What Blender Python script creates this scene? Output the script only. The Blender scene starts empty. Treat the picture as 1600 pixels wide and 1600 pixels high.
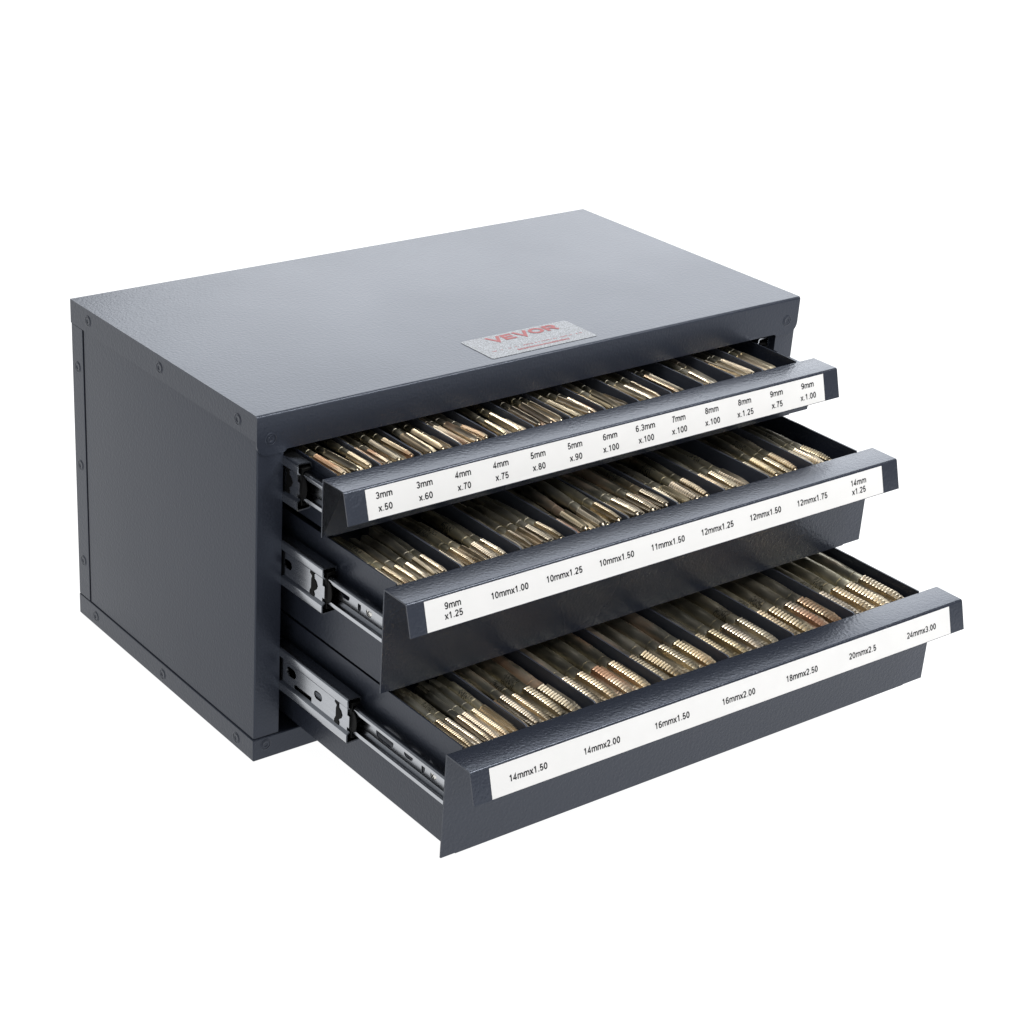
import bpy, bmesh, math, random
from mathutils import Vector, Matrix, Euler
random.seed(7)
S = 0.001                      # everything below is written in millimetres
sc = bpy.context.scene
C = sc.collection

# ------------------------------------------------------------------ camera
cam_d = bpy.data.cameras.new("camera")
cam = bpy.data.objects.new("camera", cam_d); C.objects.link(cam)
cam.location = (-.650915, -1.041985, .772658)
cam.rotation_euler = (1.112, -.041, -.615)
cam_d.sensor_width = 36
cam_d.lens = 3165.251 / 1600 * 36
cam_d.shift_x = (800 - 617.8) / 1600
cam_d.shift_y = (869.35 - 800) / 1600
cam_d.clip_start = .02; cam_d.clip_end = 60
sc.camera = cam

# ------------------------------------------------------------------ studio light
world = bpy.data.worlds.new("World"); sc.world = world
world.use_nodes = True
wn = world.node_tree.nodes; wl = world.node_tree.links
bg = wn["Background"]
bg.inputs[0].default_value = (.90, .94, 1, 1)
bg.inputs[1].default_value = .32

def area(name, loc, aim, sx, sy, power, col=(1, 1, 1)):
    d = bpy.data.lights.new(name, 'AREA'); d.shape = 'RECTANGLE'
    d.size = sx; d.size_y = sy; d.energy = power; d.color = col
    o = bpy.data.objects.new(name, d); C.objects.link(o)
    o.location = loc
    o.rotation_euler = (Vector(aim) - Vector(loc)).to_track_quat('-Z', 'Y').to_euler()
    return o
area("key_softbox", (1.08, -.88, 1.55), (.3, .0, .1), .6, .42, 21, (1, .985, .96))
area("overhead_softbox", (.0, -.25, 1.9), (.3, -.05, 0), 1.3, .9, 15)
area("back_softbox", (2.66, 2.58, 2.35), (.3, .1, .2), 3.1, 3.2, 116, (.93, .96, 1))
area("front_fill", (.6, -2.4, 1.25), (.25, 0, .1), 1.8, 1.2, 16)  # added fill that lifts the front faces and labels
sc.view_settings.view_transform = 'Standard'
sc.view_settings.look = 'None'
sc.view_settings.exposure = 0
sc.cycles.use_denoising = True
sc.cycles.max_bounces = 8

# ------------------------------------------------------------------ materials
def new_mat(name):
    m = bpy.data.materials.new(name); m.use_nodes = True
    return m, m.node_tree.nodes, m.node_tree.links, m.node_tree.nodes["Principled BSDF"]

def ramp(n, a, b, ca=(0, 0, 0, 1), cb=(1, 1, 1, 1)):
    r = n.new("ShaderNodeValToRGB")
    r.color_ramp.elements[0].position = a; r.color_ramp.elements[0].color = ca
    r.color_ramp.elements[1].position = b; r.color_ramp.elements[1].color = cb
    return r

def paint(name, col, rough=.32, scale=420, bump=.32, spec=.5, dist=.00025):
    """dark blue-grey hammered powder coat"""
    m, n, l, p = new_mat(name)
    tc = n.new("ShaderNodeTexCoord")
    nz = n.new("ShaderNodeTexNoise"); nz.inputs["Scale"].default_value = scale
    nz.inputs["Detail"].default_value = 3; nz.inputs["Roughness"].default_value = .5
    l.new(tc.outputs["Object"], nz.inputs["Vector"])
    vo = n.new("ShaderNodeTexVoronoi"); vo.inputs["Scale"].default_value = scale * .8
    vo.feature = 'SMOOTH_F1'
    l.new(tc.outputs["Object"], vo.inputs["Vector"])
    big = n.new("ShaderNodeTexNoise"); big.inputs["Scale"].default_value = 9
    big.inputs["Detail"].default_value = 4
    l.new(tc.outputs["Object"], big.inputs["Vector"])
    add = n.new("ShaderNodeMath"); add.operation = 'ADD'
    l.new(nz.outputs["Fac"], add.inputs[0]); l.new(vo.outputs["Distance"], add.inputs[1])
    b = n.new("ShaderNodeBump"); b.inputs["Strength"].default_value = bump
    b.inputs["Distance"].default_value = dist
    l.new(add.outputs[0], b.inputs["Height"]); l.new(b.outputs[0], p.inputs["Normal"])
    mp = n.new("ShaderNodeMapRange"); mp.inputs[1].default_value = .3; mp.inputs[2].default_value = .7
    mp.inputs[3].default_value = rough - .015; mp.inputs[4].default_value = rough + .02
    l.new(big.outputs["Fac"], mp.inputs[0]); l.new(mp.outputs[0], p.inputs["Roughness"])
    # tiny dust specks
    sp = n.new("ShaderNodeTexNoise"); sp.inputs["Scale"].default_value = 900; sp.inputs["Detail"].default_value = 1
    l.new(tc.outputs["Object"], sp.inputs["Vector"])
    r = ramp(n, .76, .80, (*col, 1), tuple(min(1, c * 2.6) for c in col) + (1,))
    l.new(sp.outputs["Fac"], r.inputs[0]); l.new(r.outputs[0], p.inputs["Base Color"])
    p.inputs["Specular IOR Level"].default_value = spec
    p.inputs["Specular Tint"].default_value = (.76, .84, 1, 1)
    return m

M = {}
M['paint'] = paint("grey_powder_coat", (.0195, .0228, .0325), scale=640, dist=.00031, spec=.42)
M['paint_lip'] = paint("hammered_powder_coat", (.0195, .0228, .0325), rough=.26, scale=560, dist=.00043, spec=.5)
M['paint_in'] = paint("drawer_inner_coat", (.018, .021, .028), rough=.42, scale=300, bump=.12)
M['divider'] = paint("divider_sheet", (.060, .066, .084), rough=.33, scale=200, bump=.06)

def metal(name, col, rough, streak=.06, bump=.05):
    m, n, l, p = new_mat(name)
    tc = n.new("ShaderNodeTexCoord")
    mp = n.new("ShaderNodeMapping"); mp.inputs["Scale"].default_value = (1, .08, 1)
    l.new(tc.outputs["Object"], mp.inputs[0])
    nz = n.new("ShaderNodeTexNoise"); nz.inputs["Scale"].default_value = 420; nz.inputs["Detail"].default_value = 4
    l.new(mp.outputs[0], nz.inputs["Vector"])
    mr = n.new("ShaderNodeMapRange"); mr.inputs[3].default_value = rough - streak * .4; mr.inputs[4].default_value = rough + streak
    l.new(nz.outputs["Fac"], mr.inputs[0]); l.new(mr.outputs[0], p.inputs["Roughness"])
    r = ramp(n, .3, .7, tuple(c * .9 for c in col) + (1,), (*col, 1))
    l.new(nz.outputs["Fac"], r.inputs[0]); l.new(r.outputs[0], p.inputs["Base Color"])
    p.inputs["Metallic"].default_value = 1
    b = n.new("ShaderNodeBump"); b.inputs["Strength"].default_value = bump; b.inputs["Distance"].default_value = .0002
    l.new(nz.outputs["Fac"], b.inputs["Height"]); l.new(b.outputs[0], p.inputs["Normal"])
    return m
M['zinc'] = metal("zinc_plated_steel", (.43, .445, .47), .23, .03, 0.)
M['screw'] = metal("screw_steel", (.62, .61, .58), .22)

def simple(name, col, rough=.5, metallic=0, spec=.5):
    m, n, l, p = new_mat(name)
    nz = n.new("ShaderNodeTexNoise"); nz.inputs["Scale"].default_value = 60; nz.inputs["Detail"].default_value = 3
    tc = n.new("ShaderNodeTexCoord"); l.new(tc.outputs["Object"], nz.inputs["Vector"])
    r = ramp(n, .3, .7, tuple(c * .97 for c in col) + (1,), (*col, 1))
    l.new(nz.outputs["Fac"], r.inputs[0]); l.new(r.outputs[0], p.inputs["Base Color"])
    p.inputs["Roughness"].default_value = rough; p.inputs["Metallic"].default_value = metallic
    p.inputs["Specular IOR Level"].default_value = spec
    return m
M['black'] = simple("black_nylon", (.003, .003, .003), .55, spec=.1)
M['hole'] = simple("dark_socket", (.006, .006, .008), .7)
M['paper'] = simple("white_label_paper", (.725, .72, .71), .6, spec=.15)
M['ink'] = simple("black_print", (.012, .012, .014), .5, spec=.2)
M['red_ink'] = simple("red_print", (.27, .035, .035), .5, spec=.3)
M['surface'] = simple("glowing_white_surface", (.20, .20, .20), .7, spec=.1)
_p = M['surface'].node_tree.nodes["Principled BSDF"]      # glow added to keep the surface white and wash out shadows
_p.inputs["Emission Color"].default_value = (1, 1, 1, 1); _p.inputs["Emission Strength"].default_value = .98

def tap_mat(name, col, rough, rust, grime):
    """tinted tool steel with brassy sheen, rust blotches that differ per tap"""
    m, n, l, p = new_mat(name)
    tc = n.new("ShaderNodeTexCoord"); oi = n.new("ShaderNodeObjectInfo")
    off = n.new("ShaderNodeVectorMath"); off.operation = 'ADD'
    mul = n.new("ShaderNodeMath"); mul.operation = 'MULTIPLY'; mul.inputs[1].default_value = 37.
    l.new(oi.outputs["Random"], mul.inputs[0])
    l.new(tc.outputs["Object"], off.inputs[0]); l.new(mul.outputs[0], off.inputs[1])
    mp = n.new("ShaderNodeMapping"); mp.inputs["Scale"].default_value = (1, .35, 1)
    l.new(off.outputs[0], mp.inputs[0])
    nz = n.new("ShaderNodeTexNoise"); nz.inputs["Scale"].default_value = 90; nz.inputs["Detail"].default_value = 6
    l.new(mp.outputs[0], nz.inputs["Vector"])
    r = ramp(n, .36, .68, tuple(c * .62 for c in col) + (1,), tuple(min(1, c * 1.12) for c in col) + (1,))
    l.new(nz.outputs["Fac"], r.inputs[0])
    n2 = n.new("ShaderNodeTexNoise"); n2.inputs["Scale"].default_value = 38; n2.inputs["Detail"].default_value = 5
    l.new(mp.outputs[0], n2.inputs["Vector"])
    # rust amount: a third of the taps carry it
    thr = n.new("ShaderNodeMapRange"); thr.inputs[1].default_value = 0; thr.inputs[2].default_value = 1
    thr.inputs[3].default_value = .74; thr.inputs[4].default_value = .47 if rust > .5 else .54
    l.new(oi.outputs["Random"], thr.inputs[0])
    sub = n.new("ShaderNodeMath"); sub.operation = 'SUBTRACT'
    l.new(n2.outputs["Fac"], sub.inputs[0]); l.new(thr.outputs[0], sub.inputs[1])
    m10 = n.new("ShaderNodeMath"); m10.operation = 'MULTIPLY'; m10.inputs[1].default_value = 9; m10.use_clamp = True
    l.new(sub.outputs[0], m10.inputs[0])
    m11 = n.new("ShaderNodeMath"); m11.operation = 'MULTIPLY'; m11.inputs[1].default_value = .8 if rust > .5 else .55
    l.new(m10.outputs[0], m11.inputs[0])
    mix = n.new("ShaderNodeMix"); mix.data_type = 'RGBA'
    l.new(m11.outputs[0], mix.inputs["Factor"]); l.new(r.outputs[0], mix.inputs[6]); mix.inputs[7].default_value = (.36, .15, .05, 1)
    # every tap a little lighter, darker, greener or browner than the next
    hs = n.new("ShaderNodeHueSaturation")
    wn2 = n.new("ShaderNodeTexWhiteNoise"); wn2.noise_dimensions = '1D'; l.new(mul.outputs[0], wn2.inputs["W"])
    sx_ = n.new("ShaderNodeSeparateColor"); l.new(wn2.outputs["Color"], sx_.inputs[0])
    for sock, out, lo, hi in (("Hue", 0, .493, .506), ("Saturation", 1, .72, 1.12), ("Value", 2, .72, 1.12)):
        q = n.new("ShaderNodeMapRange"); q.inputs[3].default_value = lo; q.inputs[4].default_value = hi
        l.new(sx_.outputs[out], q.inputs[0]); l.new(q.outputs[0], hs.inputs[sock])
    l.new(mix.outputs[2], hs.inputs["Color"]); last = hs.outputs[0]
    if grime:      # etched size marking: a band of short dark strokes on the shank
        sp = n.new("ShaderNodeSeparateXYZ"); l.new(tc.outputs["Object"], sp.inputs[0])
        m2 = n.new("ShaderNodeMapping"); m2.inputs["Scale"].default_value = (.35, 1, .35); l.new(off.outputs[0], m2.inputs[0])
        n3 = n.new("ShaderNodeTexNoise"); n3.inputs["Scale"].default_value = 1500; n3.inputs["Detail"].default_value = 0; l.new(m2.outputs[0], n3.inputs["Vector"])
        g1 = n.new("ShaderNodeMath"); g1.operation = 'GREATER_THAN'; g1.inputs[1].default_value = .53; l.new(n3.outputs["Fac"], g1.inputs[0])
        g2 = n.new("ShaderNodeMath"); g2.operation = 'COMPARE'; g2.inputs[1].default_value = .054; g2.inputs[2].default_value = .006; l.new(sp.outputs["Y"], g2.inputs[0])
        g3 = n.new("ShaderNodeMath"); g3.operation = 'GREATER_THAN'; g3.inputs[1].default_value = .7; l.new(sx_.outputs[1], g3.inputs[0])
        g4 = n.new("ShaderNodeMath"); g4.operation = 'MULTIPLY'; l.new(g1.outputs[0], g4.inputs[0]); l.new(g2.outputs[0], g4.inputs[1])
        g5 = n.new("ShaderNodeMath"); g5.operation = 'MULTIPLY'; l.new(g4.outputs[0], g5.inputs[0]); l.new(g3.outputs[0], g5.inputs[1])
        mk = n.new("ShaderNodeMix"); mk.data_type = 'RGBA'; mk.inputs[7].default_value = (.02, .018, .015, 1)
        g6 = n.new("ShaderNodeMath"); g6.operation = 'MULTIPLY'; g6.inputs[1].default_value = .6; l.new(g5.outputs[0], g6.inputs[0]); l.new(g6.outputs[0], mk.inputs["Factor"]); l.new(last, mk.inputs[6]); last = mk.outputs[2]
    l.new(last, p.inputs["Base Color"])
    inv = n.new("ShaderNodeMapRange"); inv.inputs[3].default_value = 1; inv.inputs[4].default_value = .35
    l.new(m11.outputs[0], inv.inputs[0]); l.new(inv.outputs[0], p.inputs["Metallic"])
    rr = n.new("ShaderNodeMapRange"); rr.inputs[3].default_value = rough - .08; rr.inputs[4].default_value = rough + .2
    l.new(nz.outputs["Fac"], rr.inputs[0]); l.new(rr.outputs[0], p.inputs["Roughness"])
    b = n.new("ShaderNodeBump"); b.inputs["Strength"].default_value = .25; b.inputs["Distance"].default_value = .0003
    l.new(nz.outputs["Fac"], b.inputs["Height"]); l.new(b.outputs[0], p.inputs["Normal"])
    return m
M['thread'] = tap_mat("brassy_tool_steel", (.76, .645, .46), .32, 1, 0)
M['shank'] = tap_mat("shaded_olive_tool_steel", (.60, .55, .41), .36, .4, 1)  # olive steel, with the drawer shade put into its darker colour

def sticker_mat():
    m, n, l, p = new_mat("silver_film")
    tc = n.new("ShaderNodeTexCoord")
    nz = n.new("ShaderNodeTexNoise"); nz.inputs["Scale"].default_value = 1000; nz.inputs["Detail"].default_value = 3
    l.new(tc.outputs["Object"], nz.inputs["Vector"])
    r = ramp(n, .38, .62, (.010, .012, .016, 1), (.15, .16, .175, 1))
    l.new(nz.outputs["Fac"], r.inputs[0]); l.new(r.outputs[0], p.inputs["Base Color"])
    p.inputs["Roughness"].default_value = .32
    b = n.new("ShaderNodeBump"); b.inputs["Strength"].default_value = .5; b.inputs["Distance"].default_value = .0003
    l.new(nz.outputs["Fac"], b.inputs["Height"]); l.new(b.outputs[0], p.inputs["Normal"])
    return m
M['film'] = sticker_mat()

# ------------------------------------------------------------------ mesh helpers (mm)
class MB:
    def __init__(s): s.v = []; s.f = []; s.mi = []
    def face(s, pts, mi=0):
        k = len(s.v); s.v += [tuple(p) for p in pts]; s.f.append(tuple(range(k, k + len(pts)))); s.mi.append(mi)
    def add(s, verts, faces, mi=0):
        k = len(s.v); s.v += [tuple(p) for p in verts]
        for f in faces: s.f.append(tuple(k + i for i in f)); s.mi.append(mi)
    def box(s, x0, x1, y0, y1, z0, z1, mi=0):
        v = [(x, y, z) for z in (z0, z1) for y in (y0, y1) for x in (x0, x1)]
        s.add(v, [(0, 2, 3, 1), (4, 5, 7, 6), (0, 1, 5, 4), (2, 6, 7, 3), (0, 4, 6, 2), (1, 3, 7, 5)], mi)
    def prism(s, poly, a, b, axis, mi=0):
        """poly in the two other axes (cyclic order), extruded along axis from a to b"""
        def P(p, t):
            if axis == 0: return (t, p[0], p[1])
            if axis == 1: return (p[0], t, p[1])
            return (p[0], p[1], t)
        n = len(poly)
        s.add([P(p, a) for p in poly] + [P(p, b) for p in poly],
              [tuple(range(n)), tuple(range(2 * n - 1, n - 1, -1))] +
              [(i, i + n, (i + 1) % n + n, (i + 1) % n) for i in range(n)], mi)
    def revolve(s, prof, center, axis=0, seg=24, mi=0, mis=None):
        """prof: (offset along axis, radius)"""
        k = len(s.v)
        for (t, r) in prof:
            for j in range(seg):
                a = 2 * math.pi * j / seg
                u, w = r * math.cos(a), r * math.sin(a)
                p = [(t, u, w), (u, t, w), (u, w, t)][axis]
                s.v.append(tuple(center[i] + p[i] for i in range(3)))
        for i in range(len(prof) - 1):
            for j in range(seg):
                j2 = (j + 1) % seg
                s.f.append((k + i * seg + j, k + i * seg + j2, k + (i + 1) * seg + j2, k + (i + 1) * seg + j))
                s.mi.append(mis[i] if mis else mi)
        s.f.append(tuple(k + j for j in range(seg))); s.mi.append(mi)
        s.f.append(tuple(k + (len(prof) - 1) * seg + j for j in range(seg))); s.mi.append(mis[-1] if mis else mi)
    def mesh(s, name, mats, weld=True, smooth=None):
        me = bpy.data.meshes.new(name)
        me.from_pydata([tuple(c * S for c in v) for v in s.v], [], s.f)
        for m in (mats if isinstance(mats, (list, tuple)) else [mats]): me.materials.append(m)
        for p, i in zip(me.polygons, s.mi): p.material_index = i
        bm = bmesh.new(); bm.from_mesh(me)
        if weld: bmesh.ops.remove_doubles(bm, verts=bm.verts, dist=1e-6)
        bmesh.ops.recalc_face_normals(bm, faces=bm.faces)
        if smooth:
            for f in bm.faces: f.smooth = True
            for e in bm.edges:
                if len(e.link_faces) == 2 and e.calc_face_angle(0) > math.radians(smooth): e.smooth = False
        bm.to_mesh(me); bm.free()
        return me
    def obj(s, name, mats, parent=None, bevel=0, seg=2, weld=True, smooth=None, loc=None):
        o = bpy.data.objects.new(name, s.mesh(name, mats, weld, smooth)); C.objects.link(o)
        if parent: o.parent = parent
        if loc: o.location = Vector(loc) * S
        if bevel:
            b = o.modifiers.new("bevel", 'BEVEL'); b.width = bevel * S; b.segments = seg
            b.limit_method = 'ANGLE'; b.angle_limit = math.radians(40); b.harden_normals = False
            for p in o.data.polygons: p.use_smooth = True
            o.data.set_sharp_from_angle(angle=math.radians(35))
        return o

def fillet(poly, radii, seg=5):
    out = []; n = len(poly)
    for i, p in enumerate(poly):
        r = radii.get(i, 0)
        if not r: out.append(tuple(p)); continue
        p = Vector(p); a = (Vector(poly[i - 1]) - p); b = (Vector(poly[(i + 1) % n]) - p)
        ang = a.angle(b); d = r / math.tan(ang / 2)
        t1 = p + a.normalized() * d; t2 = p + b.normalized() * d
        c = p + (a.normalized() + b.normalized()).normalized() * (r / math.sin(ang / 2))
        a1 = math.atan2(*(t1 - c).yx); a2 = math.atan2(*(t2 - c).yx)
        da = (a2 - a1 + math.pi) % (2 * math.pi) - math.pi
        out += [(c.x + r * math.cos(a1 + da * k / seg), c.y + r * math.sin(a1 + da * k / seg)) for k in range(seg + 1)]
    return out

def sheet(path, th):
    """closed outline of a sheet of thickness th following an open 2-D path (thickness to the right of travel)"""
    P = [Vector(p) for p in path]; off = []
    for i, p in enumerate(P):
        ns = []
        if i > 0: d = (P[i] - P[i - 1]).normalized(); ns.append(Vector((d.y, -d.x)))
        if i < len(P) - 1: d = (P[i + 1] - P[i]).normalized(); ns.append(Vector((d.y, -d.x)))
        nn = sum(ns, Vector((0, 0))).normalized()
        off.append(p + nn * th / max(.4, nn.dot(ns[0])))
    return [tuple(p) for p in P] + [tuple(p) for p in reversed(off)]

def open_fillet(path, r, seg=4):
    out = [tuple(path[0])]
    for i in range(1, len(path) - 1):
        rr = r[i] if isinstance(r, dict) else r
        if not rr: out.append(tuple(path[i])); continue
        q = fillet([path[i - 1], path[i], path[i + 1]], {1: rr}, seg)
        out += q[1:-1]
    out.append(tuple(path[-1]))
    return out

def cut(o, cutters):
    """subtract closed cutter meshes from o and keep the result as plain mesh data"""
    tmp = []
    for c in cutters:
        co = bpy.data.objects.new("cutter", c.mesh("cutter", M['black'])); C.objects.link(co)
        co.matrix_world = o.matrix_basis.copy() if not o.parent else Matrix()
        co.parent = o.parent
        co.location = o.location
        md = o.modifiers.new("cut", 'BOOLEAN'); md.operation = 'DIFFERENCE'; md.object = co; md.solver = 'EXACT'
        tmp.append(co)
    dg = bpy.context.evaluated_depsgraph_get(); dg.update()
    me = bpy.data.meshes.new_from_object(o.evaluated_get(dg))
    old = o.data; o.modifiers.clear(); o.data = me; me.name = o.name
    while len(me.materials) > len(old.materials): me.materials.pop()
    for co in tmp: bpy.data.objects.remove(co)
    return o

def empty(name, loc=(0, 0, 0), parent=None):
    o = bpy.data.objects.new(name, None); C.objects.link(o); o.empty_display_size = .01
    o.location = Vector(loc) * S
    if parent: o.parent = parent
    return o

def arc(cx, cy, rx, ry, a0, a1, n=10):
    return [(cx + rx * math.cos(math.radians(a0 + (a1 - a0) * k / n)), cy + ry * math.sin(math.radians(a0 + (a1 - a0) * k / n))) for k in range(n + 1)]
# sans-serif glyphs as stroke centre lines, cap height 1 : (advance, [polylines])
GL = {
 '0': (.78, [arc(.36, .5, .25, .44, 0, 360, 20)]),
 '1': (.78, [[(.16, .74), (.30, .82), (.42, .98)], [(.42, 1.0), (.42, 0)]]),
 '2': (.78, [arc(.36, .69, .25, .25, 165, -28, 10) + [(.13, .10), (.12, .06)], [(.09, .06), (.64, .06)]]),
 '3': (.78, [arc(.35, .71, .22, .23, 160, -90, 9) + [(.30, .49)], arc(.35, .27, .25, .22, 88, -165, 11)]),
 '4': (.78, [[(.47, 0), (.47, .96), (.07, .27), (.07, .26), (.66, .26)]]),
 '5': (.78, [[(.59, .94), (.22, .94), (.16, .50)] + arc(.36, .32, .25, .26, 140, -160, 12)]),
 '6': (.78, [arc(.37, .31, .24, .26, 0, 360, 16), arc(.40, .55, .28, .39, 45, 190, 9)]),
 '7': (.78, [[(.10, .94), (.62, .94)] + [(.46, .70), (.36, .42), (.30, .0)]]),
 '8': (.78, [arc(.36, .73, .205, .21, 0, 360, 16), arc(.36, .28, .25, .235, 0, 360, 16)]),
 '9': (.78, [arc(.35, .69, .24, .26, 0, 360, 16), arc(.32, .45, .28, .39, -135, 10, 9)]),
 '.': (.39, [[(.19, 0), (.19, .13)]]),
 'm': (1.16, [[(.12, 0), (.12, .74)], [(.12, .44)] + arc(.345, .50, .215, .19, 150, 0, 7) + [(.56, 0)], [(.56, .44)] + arc(.785, .50, .215, .19, 150, 0, 7) + [(1.0, 0)]]),
 'x': (.70, [[(.06, 0), (.60, .74)], [(.60, 0), (.06, .74)]]),
 'V': (1.0, [[(.08, 1.0), (.50, .0), (.92, 1.0)]]),
 'E': (.95, [[(.16, 0), (.16, 1)], [(.1, .88), (.84, .88)], [(.1, .5), (.78, .5)], [(.1, .12), (.86, .12)]]),
 'O': (1.12, [arc(.55, .5, .40, .39, 0, 360, 24)]),
 'R': (1.02, [[(.16, 0), (.16, 1)], [(.1, .88), (.55, .88)] + arc(.60, .67, .2, .21, 90, -90, 8) + [(.1, .46)], [(.52, .46), (.84, .0)]]),
}
def glyph_text(s, cap, sx=1., wt=.125):
    """flat lettering, centred, cap height in mm; each stroke an offset band"""
    V = []; F = []; ns_ = 0; w = sum(GL[c][0] for c in s); x = -w / 2
    for c in s:
        adv, lines = GL[c]
        for P in lines:
            pts = [Vector((a, b)) for a, b in P]; L = []; Rr = []; ns_ += .012
            closed = (pts[0] - pts[-1]).length < 1e-4
            if closed: pts = pts[:-1]
            n = len(pts)
            for i, p in enumerate(pts):
                ds = []
                if closed or i > 0: ds.append((p - pts[i - 1]).normalized())
                if closed or i < n - 1: ds.append((pts[(i + 1) % n] - p).normalized())
                ns = [Vector((-d.y, d.x)) for d in ds]; nn = sum(ns, Vector((0, 0)))
                nn = nn.normalized() if nn.length > 1e-3 else ns[0]
                o = nn * (wt / 2) / max(.45, nn.dot(ns[0]))
                L.append(p + o); Rr.append(p - o)
            k = len(V)
            for a, b in zip(L, Rr): V += [((x + a.x) * cap * sx, (a.y - .5) * cap, ns_), ((x + b.x) * cap * sx, (b.y - .5) * cap, ns_)]
            for i in range(n if closed else n - 1):
                j = (i + 1) % n; F.append((k + 2 * i, k + 2 * i + 1, k + 2 * j + 1, k + 2 * j))
        x += adv
    return V, F

# ------------------------------------------------------------------ surface
m = MB(); m.prism([(-9000, -6000), (12000, -6000), (12000, 14000), (-9000, 14000)], -30, -.6, 2)
fl = m.obj("white_surface", M['surface']); fl['kind'] = 'structure'

# ------------------------------------------------------------------ cabinet
W, D, H = 500.3, 265.5, 265.
cab = empty("tap_cabinet")
cab['label'] = "dark blue-grey textured steel cabinet with three labelled drawers pulled out"
cab['category'] = "tool cabinet"

# top cover: slab with side flanges, longer front flange with rounded tabs, rolled front edge
R_ = 9; RE = 2.2; T = 1.3; zf = 246.4
front = fillet([(0, H - RE), (0, 235.6), (21.5, 235.6), (24, 237.6), (W - 24, 237.6), (W - 21.5, 235.6), (W, 235.6), (W, H - RE)],
               {1: R_, 6: R_}, 8)
front = [front[0], (0, zf)] + front[1:-1] + [(W, zf), front[-1]]
roll = [(RE - RE * math.cos(a), H - RE + RE * math.sin(a)) for a in [math.pi / 2 * k / 6 for k in range(7)]]      # (y, z)
m = MB(); n = len(front)
m.face([(x, 0, z) for x, z in front])
m.add([(x, 0, z) for x, z in front] + [(x, T, z) for x, z in front], [(i, i + n, i + 1 + n, i + 1) for i in range(1, n - 2)])
m.face([(x, T, z) for x, z in front[1:-1]])
for a, b in zip(roll, roll[1:]): m.face([(0, *a), (W, *a), (W, *b), (0, *b)])
m.face([(0, RE, H), (W, RE, H), (W, D, H), (0, D, H)])
m.face([(0, T, zf), (W, T, zf), (W, D, zf), (0, D, zf)])
m.face([(0, D, zf), (0, D, H), (W, D, H), (W, D, zf)])
for x in (0, W): m.face([(x, 0, zf), (x, T, zf), (x, D, zf), (x, D, H)] + [(x, *p) for p in reversed(roll)])
top = m.obj("top_cover", M['paint'], cab, smooth=32)

# base tray
m = MB(); m.box(0, W, 0, D, 0, 17.6)
m.obj("base_tray", M['paint'], cab, bevel=.9, seg=3)

# side panels with folded front posts
def side_poly(mx=False):
    p = fillet([(.9, 246.3), (.9, 1.0), (21.4, 1.0), (21.4, 16), (20.2, 16), (20.2, 2.2), (2.1, 2.2), (2.1, 246.3)], {1: 1.1})
    return [(W - a, b) for a, b in p] if mx else p
for mx in (False, True):
    m = MB(); m.prism(side_poly(mx), 18.1, 246.1, 2); m.obj("side_panel", M['paint'], cab, smooth=30)
# rear panel with flanges wrapping onto the sides
m = MB()
m.prism([(.3, 247.6), (.3, D - .4), (W - .3, D - .4), (W - .3, 247.6), (W - 1.5, 247.6), (W - 1.5, D - 1.6), (1.5, D - 1.6), (1.5, 247.6)], 17.9, 246.1, 2)
m.obj("rear_panel", M['paint'], cab, bevel=.3, seg=1)

# rivets: flush heads with groove and socket
def rivet_mesh(axis, sgn):
    m = MB(); r = 4.5
    prof = [(-.8, r), (.08, r), (.28, r - .3), (.28, r - .8), (-.7, r - 1.1), (.25, r - 1.45), (.35, 1.7), (.15, 1.4), (-.5, 1.1)]
    prof = [(sgn * t, q) for t, q in prof]
    m.revolve(prof, (0, 0, 0), axis, 28, mis=[0, 0, 0, 0, 0, 0, 0, 1, 1])
    return m.mesh("rivet", [M['paint'], M['hole']], smooth=50)
rL, rR, rF = rivet_mesh(0, -1), rivet_mesh(0, 1), rivet_mesh(1, -1)
def rivet(me, x, y, z):
    o = bpy.data.objects.new("rivet", me); C.objects.link(o); o.parent = cab; o.location = Vector((x, y, z)) * S
for x, me in ((0, rL), (W, rR)):
    for y, z in ((237.2, 256.1), (130, 255.6), (24.3, 254.6), (237.4, 8.8), (130.4, 8.4), (23.4, 8.2)): rivet(me, x, y, z)
    xx = .3 if x == 0 else W - .3
    for z in (213.5, 132.5, 50.): rivet(me, xx, 256.6, z)
for x, z in ((10.7, 247.2), (W - 12.0, 247.2), (10.2, 11.5), (W - 11, 11.5)): rivet(rF, x, 0, z)

# silver film sticker with red lettering on the top cover
m = MB()
o4 = fillet([(201.3, 8.5), (299.5, 9.3), (299.4, 47.0), (201.1, 47.5)], {0: 2, 1: 2, 2: 3, 3: 3})
m.prism(o4, 265.02, 265.3, 2)
v, f = glyph_text("VEVOR", 13, 1.0, .235)
bx0 = min(p[0] for p in v); bx1 = max(p[0] for p in v); by0 = min(p[1] for p in v); by1 = max(p[1] for p in v)
m.add([(220.6 + (x - bx0) / (bx1 - bx0) * 64, 32. + (y - by0) / (by1 - by0) * 13, 265.36 + k_) for x, y, k_ in v], f, 1)
rnd = random.Random(3)
def ticks(x0, x1, y, h, fill, mi):
    x = x0
    while x < x1:
        w = rnd.uniform(.5, 1.5)
        if rnd.random() < fill: m.face([(x, y, 265.36), (x + w, y, 265.36), (x + w, y + h * rnd.uniform(.6, 1), 265.36), (x, y + h * rnd.uniform(.7, 1), 265.36)], mi)
        x += w + rnd.uniform(.25, .7)
ticks(210, 293, 19.6, 1.3, .55, 1)
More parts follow.
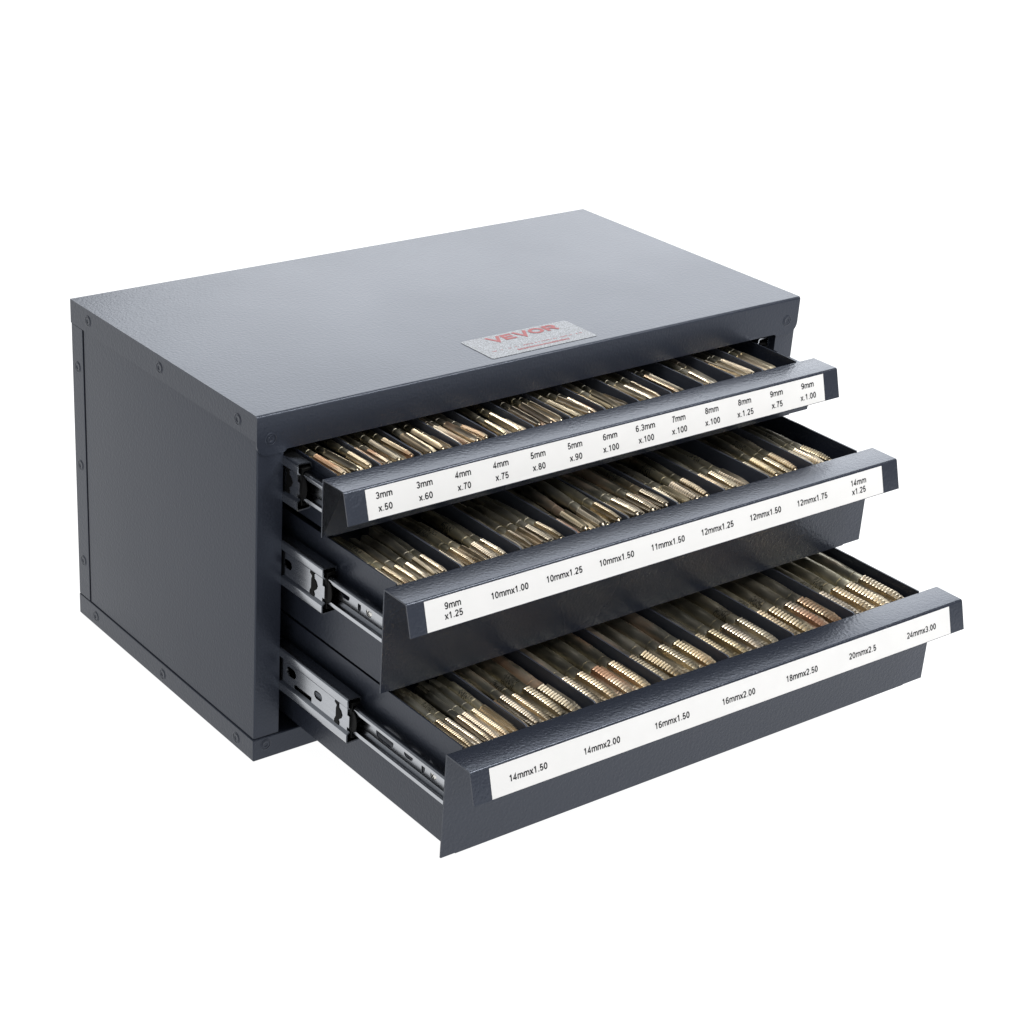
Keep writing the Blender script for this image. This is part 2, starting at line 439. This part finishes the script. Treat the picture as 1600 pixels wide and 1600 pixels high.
ticks(229, 277, 13.6, 2.6, .97, 1)
m.obj("sticker", [M['film'], M['red_ink']], cab, weld=False)

# ------------------------------------------------------------------ slides
# fixed/intermediate channels (cabinet side) and inner members (drawer side); u = distance from the post plane towards the drawer
def chan_path():
    p = [(9.5, 13.2), (9.5, 16.0), (1.2, 16.4), (0.0, 15.0), (0.0, 11.2), (1.7, 9.4), (1.7, -9.4), (0.0, -11.2), (0.0, -15.0), (1.2, -16.4), (9.5, -16.0), (9.5, -13.2)]
    return open_fillet(p, {i: (.8 if i in (2, 3, 8, 9) else .5) for i in range(1, 11)}, 3)
def inner_path():
    p = [(3.6, 6.6), (3.0, 9.6), (4.6, 10.4), (8.2, 9.2), (9.6, 6.2), (9.6, -6.2), (8.2, -9.2), (4.6, -10.4), (3.0, -9.6), (3.6, -6.6)]
    return open_fillet(p, {i: .7 for i in range(1, 9)}, 3)

def slot(y0, y1, zc, r, rough=True):
    """rounded slot cutter through the web, length along y"""
    pts = []
    for j in range(9): a = math.pi / 2 + math.pi * j / 8; pts.append((y0 + r + r * math.cos(a), zc + r * math.sin(a)))
    for j in range(9): a = -math.pi / 2 + math.pi * j / 8; pts.append((y1 - r + r * math.cos(a), zc + r * math.sin(a)))
    c = MB(); c.prism(pts, -3, 20, 0); return c
def rectc(y0, y1, z0, z1):
    c = MB(); c.box(-3, 20, y0, y1, z0, z1); return c

def make_slide(zc, yend, yplate, drawer, dl, side):
    """zc slide centre height; yend front end of the intermediate member; yplate drawer plate; dl = drawer origin (mm)"""
    sg = 1 if side == 'L' else -1
    X0 = 22.0 if side == 'L' else W - 22.0
    def flip(pp): return pp if sg == 1 else [(-a, b) for a, b in pp]
    # outer + intermediate channel: pierced web plate plus rolled flanges
    def rail(name, top, uw, zw, th, y0, y1, parent, loc, cutters):
        m = MB(); m.box(*sorted((sg * uw, sg * (uw - th))), y0, y1, -zw, zw)
        o = m.obj(name, M['zinc'], parent, loc=loc)
        if cutters: cut(o, cutters)
        f = MB()
        tp = sheet(open_fillet(top, .9, 3), th)
        f.prism(flip(tp), y0, y1, 1); f.prism(flip([(a, -b) for a, b in tp]), y0, y1, 1)
        me = f.mesh("tmp", M['zinc'])
        bm = bmesh.new(); bm.from_mesh(o.data); bm.from_mesh(me); 
        bmesh.ops.recalc_face_normals(bm, faces=bm.faces)
        for fc in bm.faces: fc.smooth = True
        for ed in bm.edges:
            if len(ed.link_faces) != 2 or ed.calc_face_angle(0) > math.radians(32): ed.smooth = False
        bm.to_mesh(o.data); bm.free(); bpy.data.meshes.remove(me); return o
    CH = [(9.5, 13.0), (9.5, 16.0), (0.0, 16.4), (0.0, 10.8), (2.0, 9.0)]
    cs = []
    if side == 'L':
        cs = [slot(yend + 40, yend + 50, .8, 3.4)] if yend > -60 else [slot(yend + 33, yend + 43, .6, 3.2), slot(yend + 66, yend + 78, 2.2, 3.6)]
        cs.append(rectc(yend - 2, yend + 2.4, 3.5, 10)); cs.append(rectc(yend - 2, yend + 2.4, -10, -5.5))
        if yend < -80: cs.append(rectc(yend + 46, yend + 68, -10, -4.5))
    ch = rail("slide_channel", CH, 2.0, 9.0, 1.0, yend, 240, cab, (X0, 0, zc), cs)
    if side == 'L':
        # black clip on the web: bow-tie with a round lobe
        y = yend + 14
        cl = [(y - 2.0, 8.6), (y + 2.6, 9.2), (y + 3.4, 7.2), (y + .6, 5.6), (y + 1.6, 3.0), (y + 1.6, -3.4), (y + 3.4, -6.6), (y + 3.2, -8.8),
              (y - 2.0, -9.2), (y - 2.4, -7.0), (y - 1.2, -5.2), (y - 4.4, -2.6), (y - 5.6, .2), (y - 4.0, 3.0), (y - 1.6, 4.4), (y - 1.2, 7.0), (y - 2.4, 8.4)]
        m = MB(); m.prism(fillet(cl, {i: .5 for i in range(len(cl))}, 2), .55, 2.2, 0)
        c = m.obj("retainer_clip", M['black'], ch)
        m = MB(); m.prism(fillet([(y - 2.6, 9.0), (y + 3.2, 10.0), (y + 3.2, 13.4), (y - 2.6, 12.4)], {0: .6, 1: .6, 2: .6, 3: .6}, 2), -.15, .8, 0)
        m.prism(fillet([(y - 2.6, -14.4), (y + 3.2, -13.4), (y + 3.2, -10.0), (y - 2.6, -11.0)], {0: .6, 1: .6, 2: .6, 3: .6}, 2), -.15, .8, 0)
        m.obj("clip_foot", M['black'], ch)
    # black ball-cage end sticking out of the channel mouth
    m = MB()
    pts = [(2.3, 13.4), (9.0, 13.8), (9.0, 11.4), (3.4, 11.2), (3.4, -11.2), (9.0, -11.4), (9.0, -13.8), (2.3, -13.4)]
    m.prism(flip(pts), yend - 1.0, yend + 8, 1)
    pts = [(yend - 1, 8.5)] + [(yend - 1 - 5.5 * math.sin(a), 8.5 * math.cos(a)) for a in [math.pi * k / 10 for k in range(1, 10)]] + [(yend - 1, -8.5)]
    m.prism(pts, sg * 2.5, sg * 3.3, 0)
    m.obj("ball_cage", M['black'], ch, bevel=.4, seg=1)
    # drawer member
    IN = [(3.6, 6.8), (3.2, 9.4), (4.8, 10.4), (8.0, 9.4), (9.8, 5.6)]
    cs = []
    if side == 'L':
        c2 = MB(); c2.prism([(yplate + 34.5 + 1.9 * math.cos(2 * math.pi * j / 16), .2 + 4.0 * math.sin(2 * math.pi * j / 16)) for j in range(16)], -3, 20, 0)
        cs = [c2, slot(yplate + 46, yplate + 56, 1., 2.6)] if yplate < -80 else []
        if yplate < -150: cs.append(slot(yplate + 68, yplate + 88, .2, 3.6))
    im = rail("slide_rail", IN, 9.8, 5.6, .9, yplate + .2, min(200, yplate + 240), drawer, (X0 - dl[0], -dl[1], zc - dl[2]), cs)
    if side == 'L':
        if yplate < -80:
            m = MB()
            m.revolve([(0, 3.3), (-.5, 3.3), (-1.2, 2.6), (-1.5, 1.4), (-1.55, .01)], (0, 0, 0), 0, 20)
            for a in (0.5, 0.5 + math.pi / 2):
                c_, s_ = math.cos(a), math.sin(a)
                q = [(-2 * c_ + .35 * s_, -2 * s_ - .35 * c_), (2 * c_ + .35 * s_, 2 * s_ - .35 * c_), (2 * c_ - .35 * s_, 2 * s_ + .35 * c_), (-2 * c_ - .35 * s_, -2 * s_ + .35 * c_)]
                m.prism(q, -1.62, -1.3, 0, 1)
            sw = m.obj("screw", [M['screw'], M['hole']], drawer, smooth=40)
            sw.location = Vector((X0 - dl[0] + 9.5, yplate + 23.3 - dl[1], zc + .6 - dl[2])) * S

# ------------------------------------------------------------------ drawers
L_, l_, hl = 24.968, 6.329, 21.75
ln = math.hypot(l_, hl)
DR = {1: dict(e=42.435, t=231.795, b=189.552, xa=24.198, xb=476.751, dz=.602, sl=215.8, yend=-17., name='top',
              div=[70.9, 104.5, 137.9, 168.9, 201.9, 235.3, 267.3, 299.0, 331.0, 362.8, 394.9, 424.3]),
      2: dict(e=114.526, t=183.086, b=106.464, xa=24.971, xb=474.502, dz=1.734, sl=152.8, yend=-50., name='middle',
              div=[87.6, 137.8, 186.1, 232.6, 278.5, 323.5, 367.9, 412.8]),
      3: dict(e=192.303, t=101.882, b=24.148, xa=21.6, xb=477.0, dz=-1.215, sl=69.8, yend=-84., name='bottom',
              div=[87.2, 145.0, 205., 266., 329.0, 391.0])}
TXT1 = [("3mm", "x.50"), ("3mm", "x.60"), ("4mm", "x.70"), ("4mm", "x.75"), ("5mm", "x.80"), ("5mm", "x.90"), ("6mm", "x.100"),
        ("6.3mm", "x.100"), ("7mm", "x.100"), ("8mm", "x.100"), ("8mm", "x.1.25"), ("9mm", "x.75"), ("9mm", "x.1.00")]
X1 = [54.5, 87.1, 119.0, 151.0, 183.3, 216.2, 248.3, 281.3, 313.2, 345.7, 378.7, 411.4, 444.1]
TXT2 = ["9mm|x1.25", "10mmx1.00", "10mmx1.25", "10mmx1.50", "11mmx1.50", "12mmx1.25", "12mmx1.50", "12mmx1.75", "14mm|x1.25"]
X2 = [60, 105.9, 151.9, 197.6, 244.0, 290.3, 337.0, 384.0, 432.2]
TXT3 = ["14mmx1.50", "14mmx2.00", "16mmx1.50", "16mmx2.00", "18mmx2.50", "20mmx2.5", "24mmx3.00"]
X3 = [65.9, 126.8, 187.9, 248.6, 309.1, 369.9, 431.5]
items = {1: [], 2: [], 3: []}
for x, (a, b_) in zip(X1, TXT1): items[1] += [(x, 7.2, a), (x, 15.8, b_)]
for x, s in zip(X2, TXT2):
    q = s.split('|')
    if len(q) == 1: items[2].append((x, 11.1, s))
    else: items[2] += [(x, 8.3, q[0]), (x, 14.9, q[1])]
for x, s in zip(X3, TXT3): items[3].append((x, 12.6, s))

XL, XR = 34.4, 458.4          # outer faces of the drawer bodies
drawers = {}
for i, q in DR.items():
    e, t, b, xa, xb = q['e'], q['t'], q['b'], q['xa'], q['xb']
    dl = (xa, -e, b); hb = t - b
    # body sheet-metal box (side walls, floor, back), origin at plate bottom-left
    m = MB()
    yb = min(e + 62, 250)                      # how far the box runs back from the plate
    yb = 246
    def loc(x, y, z): return (x - dl[0], y - dl[1], z - dl[2])
    x0, x1 = XL - xa, XR - xa
    zt = hb + .9
    fl_ = -1.6 if i > 1 else -1.4
    m.box(x0, x0 + 1.1, .1, yb, fl_, zt); m.box(x1 - 1.1, x1, .1, yb, fl_, zt)
    m.box(x0 + 1.1, x1 - 1.1, .1, yb, fl_, fl_ + 1.1)
    m.box(x0 + 1.1, x1 - 1.1, yb - 1.1, yb, fl_ + 1.1, zt)
    m.box(x0 + 1.1, x1 - 1.1, .1, 1.1, fl_ + 1.1, hb - 1.5)
    dw = m.obj("drawer", M['paint'], cab, weld=False)
    dw.location = Vector(dl) * S
    dw.rotation_euler = (0, -q['dz'] / 452., 0)
    dw['label'] = {'top': "top drawer, shallow, pulled out least", 'middle': "middle drawer, deep, pulled out halfway", 'bottom': "bottom drawer, deep, pulled out furthest"}[q['name']]
    drawers[i] = (dw, dl)
    # folded handle: plate, ledge, leaning lip
    th = 1.2
    path = open_fillet([(0, 0), (0, hb), (-L_, hb), (-L_ - l_, hb - hl)], {1: 1.0, 2: 2.0}, 5)
    # path travels up then forward then down: outside is on the right of travel for y negative forward -> offset inward (left)
    outl = sheet(path, -th) if False else sheet([p for p in path], th)
    # make sure thickness goes inside the fold
    inner = sheet(path, -th)
    cand = inner if inner[len(path)][1] > 0 and True else outl
    m = MB(); m.prism(cand, 0, xb - xa, 0)
    hd = m.obj("handle", M['paint_lip'], dw, bevel=.28, seg=1, smooth=30)
    # inner bin floor, stepped below the rim, scooped up at the front
    dep = {1: 11.4, 2: 14, 3: 19.4}[i]
    m = MB(); p = open_fillet([(1.4, hb - 3), (3.2, hb - dep), (yb - 1.5, hb - dep - (0 if i > 1 else 2))], {1: 1.5}, 4)
    m.prism(sheet(p, 1), x0 + 1.2, x1 - 1.2, 0)
    m.obj("bin_floor", M['paint_in'], dw)
    # dividers
    poly = [(1.3, hb - dep - 4), (1.3, hb - 1.2), (3, hb - .4), (yb - 1.5, hb - .4), (yb - 1.5, hb - dep - 4)]
    m = MB(); m.prism(poly, -.65, .65, 0); dme = m.mesh("divider", M['divider'])
    for x in q['div']:
        o = bpy.data.objects.new("divider", dme); C.objects.link(o); o.parent = dw; o.location = Vector((x - xa + .3, 0, 0)) * S
    # printed strip on the lip
    la, lb = (xa + 16, xb - 15.5) if i == 1 else (xa + 13.2, xb - 17) if i == 2 else (xa + 14.4, xb - 14.8)
    nx = Vector((0, -hl, l_)).normalized() * .0
    nrm = Vector((0, -hl, l_)) / ln
    def on_lip(x, s, lift): return Vector((x - xa, -L_ - l_ * s / ln, hb - hl * s / ln)) + nrm * lift
    m = MB()
    c4 = [(la, 1.7), (lb, 1.7), (lb, 22.2), (la, 22.2)]
    m.add([on_lip(x, s, .02) for x, s in c4] + [on_lip(x, s, .18) for x, s in c4],
          [(0, 1, 2, 3), (7, 6, 5, 4), (0, 4, 5, 1), (1, 5, 6, 2), (2, 6, 7, 3), (3, 7, 4, 0)])
    for x, s, tx in items[i]:
        v, f = glyph_text(tx, 4.35, 1.0 if i == 1 else .985, .195)
        m.add([on_lip(x + vx, s - vy, .23 + .25 * k_) for vx, vy, k_ in v], f, 1)
    m.obj("label_strip", [M['paper'], M['ink']], dw, weld=False)
    make_slide(q['sl'], q['yend'], -e, dw, dl, 'L')
    make_slide(q['sl'], q['yend'] if i > 1 else 8., -e, dw, dl, 'R')

# ------------------------------------------------------------------ taps
def tap_meshes(dia, tl, total, pitch, flutes=4, neck=.80, shank=.92):
    """thread tip at y=0 pointing to -y, shank towards +y"""
    R = dia / 2; seg = 32 if dia > 8 else 24
    # cross-section multipliers: lands and flutes
    def sect(a):
        x = (a * flutes / (2 * math.pi)) % 1
        land = .50
        if x < land: return 1, 1.
        u = (x - land) / (1 - land)
        return 0, 1 - .46 * math.sin(math.pi * u) ** .8
    m = MB(); rings = []
    npitch = int(tl / pitch); y = 0
    rings.append((0, .0)); 
    for k in range(npitch):
        y0 = k * pitch
        taper = min(1, .74 + .26 * (k + .5) / 4.5)
        for fr, dr in ((.02, .0), (.28, .0), (.55, 1.), (.72, 1.)):
            rings.append((y0 + fr * pitch, (taper, dr)))
    rings = rings[1:]
    depth = min(.22 * R, .46 * pitch)
    verts = []; faces = []
    for (yy, (tp, dr)) in rings:
        for j in range(seg):
            a = 2 * math.pi * j / seg
            isl, mul_ = sect(a)
            r = R * tp * mul_
            if isl: r = R * tp - depth * dr
            else: r = min(r, R * tp)
            verts.append((r * math.cos(a), yy, r * math.sin(a)))
    nr = len(rings)
    for i in range(nr - 1):
        for j in range(seg): faces.append((i * seg + j, i * seg + (j + 1) % seg, (i + 1) * seg + (j + 1) % seg, (i + 1) * seg + j))
    faces.append(tuple(range(seg))); faces.append(tuple((nr - 1) * seg + j for j in range(seg)))
    m.add(verts, faces)
    # small centre point
    m.revolve([(-R * .28, R * .18), (-R * .02, R * .42), (.3, R * .42)], (0, 0, 0), 1, 12)
    th = m.mesh("threaded_end", M['thread'], smooth=38)
    m = MB(); ye = rings[-1][0]
    nk = R * neck; sk = R * shank; sq = 9 + dia * .5
    prof = [(ye - .2, nk * .9), (ye + 2.2, nk), (ye + 8, nk), (ye + 8.15, nk * .9), (ye + 8.7, nk * .9), (ye + 8.85, nk), (ye + 10, nk * 1.01), (ye + 17, (nk + sk) / 2), (ye + 26, sk),
            (total - sq, sk), (total - sq + .6, sk * .93)]
    m.revolve(prof, (0, 0, 0), 1, 18)
    q = sk * .70
    m.prism([(-q, -q), (q, -q), (q, q), (-q, q)], total - sq + .5, total, 1)
    sh = m.mesh("shank", M['shank'], smooth=35)
    return th, sh

cache = {}
def tap_proto(kind):
    if kind not in cache: cache[kind] = tap_meshes(*KINDS[kind])
    return cache[kind]
KINDS = {'s': (6.3, 34, 72, 1.2, 3, .82, 1.0), 's2': (6.1, 26, 72, 1.1, 4, .82, .98), 's3': (5.6, 38, 72, 1.1, 2, .84, 1.0),
         'm7': (7.4, 26, 78, 1.3, 4, .86, .98), 'm8': (8.6, 27, 84, 1.9, 4, .82, .98), 'm9': (9.4, 29, 86, 2.2, 3, .8, .97),
         'm10': (10.0, 29, 92, 2.2, 4, .8, .96),
         'b7': (7.4, 38, 84, 1.9, 4, .84, .98), 'b9': (9.2, 40, 102, 2.2, 4, .8, .97), 'b12': (14.3, 41, 118, 2.7, 4, .80, .90),
         'b13': (15.9, 42, 122, 3.0, 4, .80, .90)}
ORD = ['leftmost', 'second', 'third', 'fourth', 'fifth', 'sixth', 'seventh', 'eighth']
NUM = ['', 'single', 'two', 'three', 'four', 'five', 'six', 'seven', 'eight']
rt = random.Random(11)
def place_tap(i, x, z, ytip, kind, yaw, pitch, roll, label):
    th, sh = tap_proto(kind); q = DR[i]
    # keep both ends between the two dividers of the bin
    r = KINDS[kind][0] / 2 + .5; tot = KINDS[kind][2]; ed = edges(i)
    lo = max([v for v in ed if v <= x], default=ed[0]) + .4 + r; hi = min([v for v in ed if v > x], default=ed[-1]) - .6 - r
    x = min(max(x, lo), max(lo, hi))
    rear = min(max(x - math.sin(yaw) * tot, lo), max(lo, hi))
    yaw = math.asin((x - rear) / tot)
    e = empty("threading_tap")
    e.location = Vector((x, ytip, z + q['dz'] * (x - q['xa']) / 452.)) * S
    e.rotation_euler = (Matrix.Rotation(yaw, 3, 'Z') @ Matrix.Rotation(pitch, 3, 'X') @ Matrix.Rotation(roll, 3, 'Y')).to_euler()
    for nme, me in (("threaded_end", th), ("shank", sh)):
        o = bpy.data.objects.new(nme, me); C.objects.link(o); o.parent = e
    e['label'] = label; e['category'] = "tap"; e['group'] = "threading taps lying in the drawer bins"

def land_up(kd):
    """roll that rests a threaded land, not a flute, uppermost"""
    f = KINDS[kd][4]; per = 2 * math.pi / f
    return .25 * per - math.radians(104) + rt.uniform(-.22, .22) + per * rt.randrange(f)

def edges(i): return [XL + 1.1] + DR[i]['div'] + [XR - 1.1]
def bin_label(i, j):
    s = (" ".join(TXT1[j]) if i == 1 else (TXT2 if i == 2 else TXT3)[j].replace('|', ' '))
    return s
BORD = ['first', 'second', 'third', 'fourth', 'fifth', 'sixth', 'seventh', 'eighth', 'ninth', 'tenth', 'eleventh', 'twelfth', 'last']
def lab(i, j, k, n, extra=''):
    if n == 1: w = "single"
    else: w = ORD[k] if k < n - 1 or n < 2 else 'rightmost'
    if k == n - 1 and n > 1: w = 'rightmost'
    bo = BORD[j] if j < {1: 12, 2: 8, 3: 6}[i] else 'last'
    adj = {1: 'small golden steel', 2: 'slim bronze-toned steel', 3: 'thick brassy steel'}[i]
    if w in ('leftmost', 'rightmost', 'single'): return f"{w} {adj} tap in {bo} {DR[i]['name']} drawer bin, marked {bin_label(i, j)}"
    return f"{w} {adj} tap of {bo} {DR[i]['name']} drawer bin, marked {bin_label(i, j)}"

# top drawer
cnt1 = [6, 6, 5, 6, 5, 6, 5, 4, 4, 3, 3, 4, 3]
E1 = edges(1)
for j, n in enumerate(cnt1):
    a, b = E1[j] + .8, E1[j + 1] - .8
    wbin = b - a; step = min(6.3, (wbin - 7.0) / max(1, n - 1)) if n > 1 else 0
    x = a + (3.2 if n > 4 else 4.4)
    for k in range(n):
        kd = rt.choice(['s', 's', 's2', 's3', 's3'])
        up = (k % 2) * (2.2 if n >= 5 else .8)
        place_tap(1, x, 231.8 - 13.5 + 7.4 + up + rt.uniform(0, .8), -42.4 + 3.4 + rt.uniform(0, 3.5), kd, rt.uniform(-.085, .085), rt.uniform(-.04, .02) - .01, rt.uniform(0, 6.28), lab(1, j, k, n))
        x += step + (rt.uniform(-.2, .3) if n < 4 else 0)
# middle drawer
cfg2 = [(6, 'm7'), (5, 'm8'), (5, 'm8'), (6, 'm8'), (6, 'm8'), (4, 'm9'), (3, 'm10'), (4, 'm9'), (3, 'm9')]
E2 = edges(2)
for j, (n, kd) in enumerate(cfg2):
    a, b = E2[j] + .9, E2[j + 1] - .9
    dia = KINDS[kd][0]; step = min(dia + .35, (b - a - dia) / max(1, n - 1)); x = a + dia / 2 + .2
    for k in range(n):
        tight = step < dia
        up = (dia * .42 if (tight and k % 2) else 0)
        place_tap(2, x, 183.1 - 17 + dia / 2 + .3 + up + (6.0 if dia < 8 else 5.0), -114.5 + 4.5 + rt.uniform(0, 4.5), kd, rt.uniform(-.055, .055), rt.uniform(-.03, .02), land_up(kd) if rt.random() < .6 else rt.uniform(0, 6.28), lab(2, j, k, n))
        x += step
# bottom drawer
E3 = edges(3)
cfg3 = [None, None, ('b12', 4), ('b12', 4), ('b12', 4), ('b13', 4), ('b13', 4)]
for j in range(7):
    a, b = E3[j] + .9, E3[j + 1] - .9
    if j == 0:
        n = 7
        for k in range(7):
            place_tap(3, a + 3.9 + 7.05 * k, 101.9 - 7.6 + rt.uniform(-.9, 1.), -192.3 + 3.5 + rt.uniform(0, 4), 'b7', rt.uniform(-.05, .04), rt.uniform(-.02, .015), land_up('b7') if k % 3 else rt.uniform(0, 6.28), lab(3, j, k, n))
    elif j == 1:
        x = a
        for k, kd in enumerate(['b9', 'b9', 'b9', 'b12', 'b12']):
            d = KINDS[kd][0]; x += d / 2
            place_tap(3, x, 101.9 - 4.6 - d / 2 + (1.5 if k % 2 else 0), -192.3 + 5.5 + rt.uniform(0, 2), kd, rt.uniform(-.012, .012), rt.uniform(-.01, .005), land_up(kd), lab(3, j, k, 5))
            x += d / 2 + .1
    else:
        kd, n = cfg3[j]; d = KINDS[kd][0]; x = a + d / 2 + .3
        for k in range(n):
            place_tap(3, x, 101.9 - 3.0 - d / 2 + rt.uniform(-.7, .3), -192.3 + 2.6 + rt.uniform(0, 2.2), kd, rt.uniform(-.022, .022), rt.uniform(-.01, .006), land_up(kd), lab(3, j, k, n))
            x += min(d + .15, (b - a - d - .4) / (n - 1))
